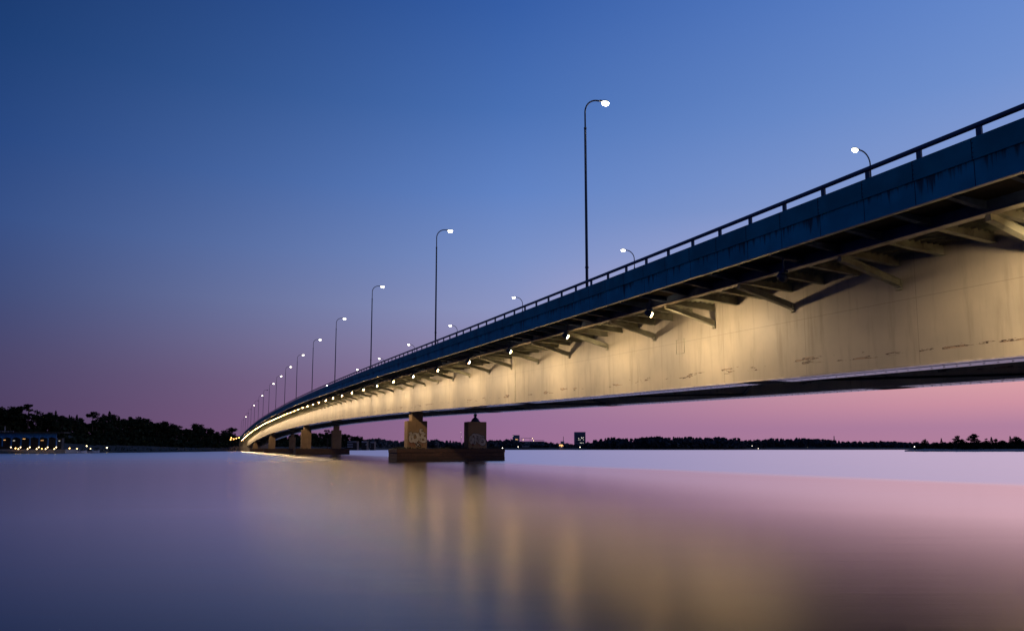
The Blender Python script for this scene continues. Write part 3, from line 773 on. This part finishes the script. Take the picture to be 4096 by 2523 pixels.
MID = [(1040, 1745), (1100, 1742), (1180, 1735), (1230, 1735), (1256, 1732), (1280, 1732), (1325, 1732), (1360, 1738), (1381, 1736), (1405, 1740), (1440, 1742), (1452, 1752), (1462, 1759), (1470, 1762)]
def farZ(x):
    for a, b in zip(FAR, FAR[1:]):
        if a[0] <= x <= b[0]: return a[1] + (b[1] - a[1]) * (x - a[0]) / (b[0] - a[0])
    return FAR[-1][1]
wood('bridgehead_wood', MID, lambda x: farZ(x) + 45, 4, 'leaf', 1.9, 120, 'dark wood on the shore behind the bridge piers', 1.0, 9, .35, 8, 4)
FSKY = [(1462, 1761), (1487, 1754), (1515, 1753), (1530, 1756), (1552, 1762), (1565, 1758), (1578, 1763), (1590, 1760), (1605, 1764), (1615, 1760), (1640, 1758), (1690, 1757), (1740, 1758), (1760, 1764), (1795, 1761), (1825, 1766), (1850, 1767), (1900, 1762), (1947, 1757), (1960, 1761), (1980, 1758), (2008, 1760),
        (2022, 1757), (2040, 1755), (2052, 1759), (2085, 1764), (2130, 1768), (2190, 1767), (2215, 1770), (2270, 1772), (2290, 1776), (2345, 1773), (2360, 1769)]
wood('far_wood', FSKY, lambda x: farZ(x) + 60, 3, 'leaf_hazed', 2.6, 190, 'long low strip of dark wood along the far shore', 1.0, 10, .7, 9, 3)
FSKY2 = [(2360, 1768), (2374, 1761), (2395, 1757), (2420, 1750), (2445, 1749), (2480, 1751), (2510, 1755), (2560, 1750), (2600, 1746), (2625, 1744), (2660, 1750), (2700, 1748), (2740, 1746), (2790, 1750), (2797, 1746), (2806, 1757), (2825, 1746), (2850, 1752), (2860, 1747), (2895, 1749), (2920, 1755), (2940, 1750), (2953, 1753), (2958, 1760), (2975, 1768)]
wood('near_point_wood', FSKY2, lambda x: farZ(x) + 30, 3, 'leaf_hazed', 2.6, 200, 'taller rounded wood on the point right of the big tower block', 1.0, 10, .7, 10, 3)
FSKY3 = [(2950, 1762), (3000, 1758), (3040, 1757), (3065, 1755), (3100, 1752), (3150, 1755), (3195, 1751), (3250, 1754), (3290, 1756), (3320, 1758), (3360, 1763), (3420, 1765), (3500, 1764), (3560, 1764), (3590, 1764), (3620, 1769), (3660, 1768), (3720, 1769), (3800, 1768), (3900, 1768), (4000, 1768), (4180, 1768)]
wood('distant_ridge_wood', FSKY3, lambda x: farZ(x) + 60, 3, 'leaf_hazed', 2.6, 190, 'even dark ridge of wood behind the islet', 1.0, 9, .7, 11, 2)
# islet trees, each one distinct against the sky
ISL = [('airy', 3688, 1762, 1.2, 'thin leaning tree'), ('deciduous', 3701, 1753, 1.1, 'small pointed broadleaf tree'), ('spruce', 3765, 1751, 1.1, 'lone narrow spruce'), ('deciduous', 3800, 1764, 1.8, 'low bushy tree'), ('airy', 3828, 1738, 1.5, 'wide open-crowned tree'),
       ('deciduous', 3850, 1752, 1.3, 'round tree just before the tallest one'), ('deciduous', 3893, 1730, 1.5, 'tallest broad tree'), ('deciduous', 3925, 1765, 1.5, 'low tree close under the tallest one'), ('airy', 3944, 1750, 1.2, 'sparse see-through tree'), ('spruce', 3965, 1746, 1.3, 'ragged pointed conifer'), ('deciduous', 3984, 1751, 1.2, 'rounded tree past the ragged conifer'),
       ('deciduous', 4008, 1757, 1.5, 'low rounded tree in the gap of the row'), ('spruce', 4040, 1743, 1.2, 'slim spruce beside the last big tree'), ('deciduous', 4060, 1741, 1.3, 'last big round tree'), ('deciduous', 4082, 1751, 1.3, 'tree sloping down at the end of the row'), ('deciduous', 3745, 1770, 1.9, 'low spreading shrub-like tree'), ('deciduous', 3870, 1768, 1.8, 'squat tree in front of the tallest one')]
for kind, x, y, wd, tx in ISL:
    tree(kind, {'deciduous': 'broadleaf_tree', 'airy': 'broadleaf_tree', 'spruce': 'spruce_tree'}[kind], x, y, 485, tx + ' on the low islet', 'trees on the islet', 1.2, wd)
wood('islet_thicket', [(3670, 1778), (3700, 1774), (3760, 1774), (3830, 1768), (3900, 1766), (3960, 1770), (4010, 1766), (4080, 1762), (4180, 1768)], lambda x: 478, 2, 'leaf', .8, 90, 'dense dark thicket under the islet trees', .8, 9, .5, 12, 3)
tree('pine', 'pine_tree', 1312, 1716, 800, 'pine standing clear of the wood behind the second pier', None, 4.0, 1.0)

# boulder slope beside the abutment
m = MB(); r = random.Random(4)
for k in range(90):
    x = r.uniform(862, 948); t = (x - 862) / 86; c = at(x, 1801 - t * 14 * r.uniform(.2, 1.25), 512 + r.uniform(0, 10)); q = r.uniform(.5, 1.5)
    pts = [Vector((r.uniform(.6, 1.2) * math.cos(a), r.uniform(.6, 1.2) * math.sin(a), 0)) * q for a in (0, 1.57, 3.14, 4.71)]
    m.hexa([c + p - Vector((0, 0, q * 1.2)) for p in pts] + [c + p * .6 + Vector((r.uniform(-.2, .2), 0, q * r.uniform(.3, .7))) for p in pts])
tag(m.build('boulder_slope', M['rock'], None), 'slope of pale boulders left of the bridge abutment', 'boulders', None, 'stuff')

# ------------------------------------------------------------------ lamps on the shores
def shore_lamp(x, y, Z, mat, r, label, group, gz=1.0, name='quay_lamp', cat='lamp'):
    p = at(x, y, Z); o = empty(name, (p.x, p.y, min(gz, p.z - .3)), label, cat, group)
    m = MB(); m.tube([(p.x, p.y, min(gz, p.z - .3)), (p.x, p.y, p.z - r * .6)], [.06, .04], 6); m.build('post', M['pole'], o)
    m = MB(); m.sphere(p, r, 10); m.build('globe', M[mat], o)
    return o
QU = [43.5, 82, 119, 155, 190.5, 225]; QL = [73.5, 110.5, 146.5, 182.5, 217.5]
for i, x in enumerate(QU): shore_lamp(x, 1788, 268, 'globe_warm', .18, 'warm lamp on the quay at the foot of the pavilion, %s of the upper row' % ordinal(i + 1), 'upper row of quay lamps')
for i, x in enumerate(QL): shore_lamp(x, 1794.8, 264.5, 'globe_warm', .18, 'warm lamp low over the water, %s of the lower quay row' % ordinal(i + 1), 'lower row of quay lamps', .5)
shore_lamp(62, 1792, 266, 'globe_orange', .2, 'orange lamp between the first quay lamps', None, .8)
shore_lamp(167, 1794, 266, 'globe_orange', .16, 'small orange lamp near the middle of the quay', None, .8)
shore_lamp(278, 1792, 285, 'globe_orange', .22, 'orange lamp just past the pavilion end', None, .8)
shore_lamp(346.5, 1783, 296, 'globe_warm', .22, 'warm lamp high behind the two moored boats', None, .8)
shore_lamp(427.5, 1790, 318, 'globe_warm', .27, 'lone warm lamp on the dark wooded shore', None, .8)
for i, (x, y) in enumerate([(925.7, 1749.9), (922.6, 1757.6), (934.8, 1755.4), (945.6, 1752.5), (956.2, 1749.9)]):
    shore_lamp(x, y, 505 + i, 'globe_orange', .3, 'orange sodium lamp beside the bridge end, %s of five' % ordinal(i + 1), 'orange lamps beside the bridge end', 3.0, 'street_lamp', 'street lamp')
for x, y, r, tx in [(2009.7, 1790.5, .6, 'bright white lamp at the water right of the nearest pier base'), (2072.7, 1786, .45, 'white lamp on the far shore under the small tower'), (3008.5, 1782.3, .35, 'white lamp up in the wood left of the ridge'),
                    (3033, 1793, .4, 'white lamp at the waterline left of the ridge'), (3230, 1787, .2, 'faint lamp at the foot of the ridge'), (2320, 1787.7, .5, 'small lamp under the big tower block')]:
    shore_lamp(x, y, farZ(x) - 2, 'globe_white', r, tx, None, 1.0, 'shore_lamp')
shore_lamp(3658, 1786, 468, 'globe_white', .22, 'small white lamp on the bare tip of the islet', None, .5, 'shore_lamp')
shore_lamp(1487.6, 1789, farZ(1487) - 2, 'globe_white', .55, 'bright lamp in front of the right apartment block', None, .8, 'shore_lamp')
shore_lamp(1460, 1789, farZ(1460) - 2, 'globe_white', .3, 'dim lamp between the apartment blocks', None, .8, 'shore_lamp')

# ------------------------------------------------------------------ pavilion on the left quay
ZB = 276
def frame_box(m, x0, x1, y0, y1, Z, depth):
    a, b = at(x0, y0, Z), at(x1, y0, Z); zt, zb_ = at(x0, y0, Z).z, at(x0, y1, Z).z
    d = VIEW_FWD * depth
    P = [a, b, b + d, a + d]
    m.hexa([Vector((p.x, p.y, zb_)) for p in P] + [Vector((p.x, p.y, zt)) for p in P])
pv = empty('pavilion', at(110, HOR, ZB + 8), 'long low waterside pavilion with zigzag blue canopy over a row of pillars', 'building')
m = MB(); frame_box(m, -150, 248, 1752, 1800, ZB + 3, 1.5); m.build('wall', M['dark_wall'], pv)
m = MB(); frame_box(m, -160, 256, 1727.5, 1731, ZB - 1.5, 4); m.build('roof', M['dark_wall'], pv)
m = MB(); xs = [-135 + 36 * k for k in range(11)]        # zigzag canopy front: a folded plate edge
for a, b in zip(xs, xs[1:]):
    mid = (a + b) / 2 - 1
    for (p, q, yp, yq) in ((a, mid, 1752.5, 1747), (mid, b, 1747, 1752.5)):
        for Z0 in (ZB - 1.2,):
            A, B, C, D = at(p, yp, Z0), at(q, yq, Z0 + (.5 if q == mid else 0)), at(q, 1732 + (1.5 if q == mid else 0), Z0 + .6), at(p, 1732, Z0 + .6)
            dd = VIEW_FWD * .35; m.hexa([A, B, B + dd, A + dd, D, C, C + dd, D + dd])
m.build('canopy', M['canopy'], pv)
for x in [9, 45, 83.5, 119.5, 156, 191.5, 225.5]:
    m = MB(); frame_box(m, x - 1.7, x + 1.7, 1751, 1784, ZB - .6, .35); m.build('pillar', M['canopy'], pv)
m = MB(); frame_box(m, -150, 262, 1796, 1812, ZB - 8, 9); m.build('terrace', M['concrete_b'], pv)
for x, y, wd, mt in [(18, 1759, 8, 'win_amber'), (55.5, 1761.5, 7, 'win_white'), (165, 1760.5, 3.5, 'win_amber'), (171.5, 1760.5, 3.5, 'win_amber'), (237, 1762.5, 6, 'win_white'), (96, 1754.5, 10, 'win_amber')]:
    m = MB(); frame_box(m, x - wd / 2, x + wd / 2, y - .9, y + .9, ZB + 2.9, .09); o = m.build('window', M[mt], pv)
m = MB(); frame_box(m, -150, 54, 1722.8, 1723.6, ZB + 16, .1); frame_box(m, -150, 54, 1725.6, 1726.2, ZB + 16, .1)
for x in range(-100, 55, 22): frame_box(m, x - .4, x + .4, 1722.8, 1728, ZB + 16, .1)
m.build('roof_railing', M['render_wall'], pv)
m = MB(); frame_box(m, 19.6, 20.8, 1704, 1727, ZB + 10, .12); m.build('flagpole', M['render_wall'], pv)

# two motor boats moored by the left shore
def boat(x, Z, L, rz, label, light=True):
    p = at(x, HOR, Z); p.z = 0
    o = empty('motor_boat', p, label, 'boat', 'boats moored at the left shore', rz)
    m = MB(); st = []
    for u, wd, z in ((-.5, .36, .75), (-.2, .42, .75), (.15, .36, .85), (.38, .2, 1.0), (.52, .02, 1.15)):
        st.append([(u * L, -wd * L * .42, z), (u * L, -wd * L * .25, -.15), (u * L, wd * L * .25, -.15), (u * L, wd * L * .42, z)])
    for a, b in zip(st, st[1:]):
        for k in range(3): m.face([a[k], a[k+1], b[k+1], b[k]], None, False)
        m.face([a[3], a[0], b[0], b[3]])
    m.face(st[0]); m.build('hull', M['hull'], o, inverse=False)
    m = MB(); m.hexa([(-.15*L, -.11*L, .7), (.18*L, -.09*L, .8), (.18*L, .09*L, .8), (-.15*L, .11*L, .7), (-.1*L, -.09*L, 1.6), (.05*L, -.08*L, 1.6), (.05*L, .08*L, 1.6), (-.1*L, .09*L, 1.6)]); m.build('cabin', M['glass_dark'], o, inverse=False)
    m = MB(); m.sphere((.0, 0, 1.72), .17, 8); m.build('cabin_light', M['globe_warm'], o, inverse=False)
    return o
boat(308, 276, 6.5, .3, 'white motor boat moored stern-on left of the other boat')
boat(362, 291, 6.5, -.2, 'white motor boat moored right of the other boat')

# ------------------------------------------------------------------ far buildings
def block(name, x0, x1, y0, y1, Z, depth, mat, label, cat='building'):
    o = empty(name, at((x0 + x1) / 2, HOR, Z) - Vector((0, 0, CAMH)), label, cat)
    m = MB(); frame_box(m, x0, x1, y0, y1, Z, depth); m.build('wall', M[mat], o)
    m = MB(); frame_box(m, x0 - .4, x1 + .4, y0 - 1.0, y0 - .05, Z - .4, depth + .8); m.build('roof', M[mat], o)
    return o
def bands(o, Z, L, mat, name):
    for x0, x1, y0, y1 in L:
        m = MB(); frame_box(m, x0, x1, y0, y1, Z - .5, .49); m.build(name, M[mat], o)
b = block('tower_block', 2299.5, 2342, 1728, 1800, 1500, 22, 'tower_wall', 'tall dark tower block with scattered lit windows on the far shore')
for x, y in ((1880, 298), (1925, 298), (1808, 317), (1883, 317), (1907, 317), (1810, 355), (1843, 355), (1925, 355), (1850, 433), (1878, 433), (1917, 433)):
    X, Y = x / 6.1375 + 2020, y / 6.1375 + 1700; bands(b, 1500, [(X - 1.1, X + 1.1, Y - 1.1, Y + 1.1)], 'win_white', 'window')
m = MB()
for k in range(9): frame_box(m, 2301, 2340.5, 1736 + k * 6.2, 1738.6 + k * 6.2, 1499.9, .09)
m.build('window_band', M['glass_dark'], b)
b = block('tower_block', 2050.5, 2078.5, 1740.5, 1800, 1600, 18, 'tower_wall', 'smaller dark tower block left of the cranes')
bands(b, 1600, [(2051.3, 2053.3, 1742.3, 1744.3)], 'win_white', 'roof_light'); bands(b, 1600, [(2061, 2070, 1755.3, 1756), (2061, 2072, 1757.3, 1758)], 'win_amber', 'window')
def crane(mx, my0, jx0, jx1, jy, Z, lx, ly, label):
    o = empty('tower_crane', at(mx, HOR, Z) - Vector((0, 0, CAMH)), label, 'crane', 'cranes behind the far wood')
    m = MB(); frame_box(m, mx - .55, mx + .55, my0, 1798, Z, .8); m.build('mast', M['tower_wall'], o)
    m = MB(); m.beam(at(jx0, jy - 1.0, Z), at(jx1, jy + .4, Z), .6, .7); m.beam(at(mx, my0 - 2.5, Z), at(mx, jy, Z), .4, .5, VIEW_RIGHT); m.build('jib', M['tower_wall'], o)
    m = MB(); m.sphere(at(lx, ly, Z - 1.5), .5, 8); m.build('work_light', M['globe_warm'], o)
crane(2120, 1752, 2082, 2135, 1751.5, 1560, 2129.5, 1752.5, 'tower crane with the longest jib, its lamp near the tail')
crane(2090, 1758, 2079, 2098, 1757.5, 1580, 2092.5, 1757.7, 'small crane close beside the smaller tower block')
crane(2134, 1762, 2128, 2176, 1760.3, 1570, 2134.3, 1761.5, 'low crane with a lamp on its mast and jib to the right')
b = block('office_building', 2096, 2178, 1765, 1800, 1540, 15, 'render_wall', 'long pale office building half hidden by the wood below the cranes')
bands(b, 1540, [(2138, 2175, 1766.3, 1767.6)], 'glass_dark', 'window_band')
b = block('waterside_building', 2087.5, 2117, 1783, 1799, farZ(2100) + 8, 10, 'dark_wall', 'low waterside building with pale floor bands below the cranes')
bands(b, farZ(2100) + 8, [(2088, 2116, 1782.6, 1784.2), (2089, 2115, 1787.2, 1788.2), (2089, 2115, 1791.6, 1792.4)], 'render_wall', 'floor_band')
b = block('boiler_house', 2243.5, 2257, 1765, 1800, 1560, 9, 'render_wall', 'small pale boiler house with a thin chimney left of the big tower block')
m = MB(); c = at(2253.7, 1764, 1563); c2 = at(2253.7, 1745, 1563); m.tube([(c.x, c.y, 1), c, c2], [.75, .6, .5], 8); m.build('chimney', M['dark_wall'], b)
b = block('floodlit_house', 2237, 2253, 1778, 1798, farZ(2245) + 20, 9, 'render_wall', 'house in bright yellow light at the edge of the far wood')
bands(b, farZ(2245) + 20, [(2237, 2239.5, 1776.5, 1783), (2241, 2250, 1777, 1782), (2244, 2248, 1782.5, 1786), (2251, 2253, 1780, 1783.5)], 'win_amber', 'window')
o = empty('radio_mast', at(1844.7, HOR, 1700) - Vector((0, 0, CAMH)), 'thin radio mast rising over the wood between the pier columns', 'mast')
m = MB(); p = at(1844.7, 1721, 1700); m.tube([(p.x, p.y, 0), (p.x, p.y, p.z * .6), p], [.5, .35, .2], 6); m.build('mast_pole', M['tower_wall'], o)
for y in (1728, 1747):
    m = MB(); m.sphere(at(1844.7, y, 1699), .17, 8); m.build('beacon', M['globe_white'], o)
o = empty('factory_chimney', at(3336, HOR, 1900) - Vector((0, 0, CAMH)), 'lone chimney rising over the distant ridge', 'chimney')
m = MB(); p = at(3336, 1744, 1900); m.tube([(p.x, p.y, 0), p], [1.5, 1.0], 8); m.build('shaft', M['dark_wall'], o)
m = MB(); m.tube([p - Vector((0, 0, 1)), p + Vector((0, 0, .4))], [1.15, 1.15], 8); m.build('rim', M['dark_wall'], o)
# apartment blocks behind the second pier
ZA = farZ(1400) + 10
b = block('apartment_block', 1388, 1428, 1764.5, 1800, ZA, 12, 'dark_wall', 'apartment block with two white balcony bands, largest of the three by the water')
bands(b, ZA, [(1390, 1427, 1763.4, 1765.0), (1390, 1427, 1766.8, 1769)], 'render_wall', 'roof_band'); bands(b, ZA, [(1389, 1411, 1774, 1779), (1389, 1411, 1784, 1789)], 'render_wall', 'balcony')
b = block('apartment_block', 1446, 1467, 1764, 1800, ZA + 30, 12, 'dark_wall', 'apartment block with a pale roof storey, middle one by the water')
bands(b, ZA + 30, [(1447, 1466, 1763.5, 1769.5)], 'render_wall', 'roof_band'); bands(b, ZA + 30, [(1462.5, 1466, 1775, 1780)], 'render_wall', 'balcony')
b = block('apartment_block', 1481, 1497, 1766, 1800, ZA + 50, 12, 'dark_wall', 'narrow apartment block with a pale roof band, nearest the near pier')
bands(b, ZA + 50, [(1482, 1496.5, 1765.5, 1771)], 'render_wall', 'roof_band'); bands(b, ZA + 50, [(1479, 1482, 1776, 1779), (1480, 1482, 1785, 1789)], 'render_wall', 'balcony')
b = block('villa', 1740, 1752, 1769, 1800, farZ(1745) + 40, 10, 'dark_wall', 'villa with white bands in the wood just right of the near pier column')
bands(b, farZ(1745) + 40, [(1741, 1753, 1768.6, 1770.2), (1740, 1749, 1775.5, 1777.6)], 'render_wall', 'balcony')
# red boat drawn up under the big tower
pb = at(2326, HOR, farZ(2326) - 6); pb.z = 0
o = empty('red_boat', pb, 'small red boat at the waterline under the big tower block', 'boat', None, -PHI)
m = MB(); m.hexa([(-2.6, -.8, 0), (2.6, -.8, 0), (2.6, .8, 0), (-2.6, .8, 0), (-3.2, -1, 1.1), (3.4, -1, 1.4), (3.4, 1, 1.4), (-3.2, 1, 1.1)]); m.build('hull', M['red'], o, inverse=False)
m = MB(); m.box(-1.2, .8, -.7, .7, 1.15, 1.9); m.build('cabin', M['hull'], o, inverse=False)
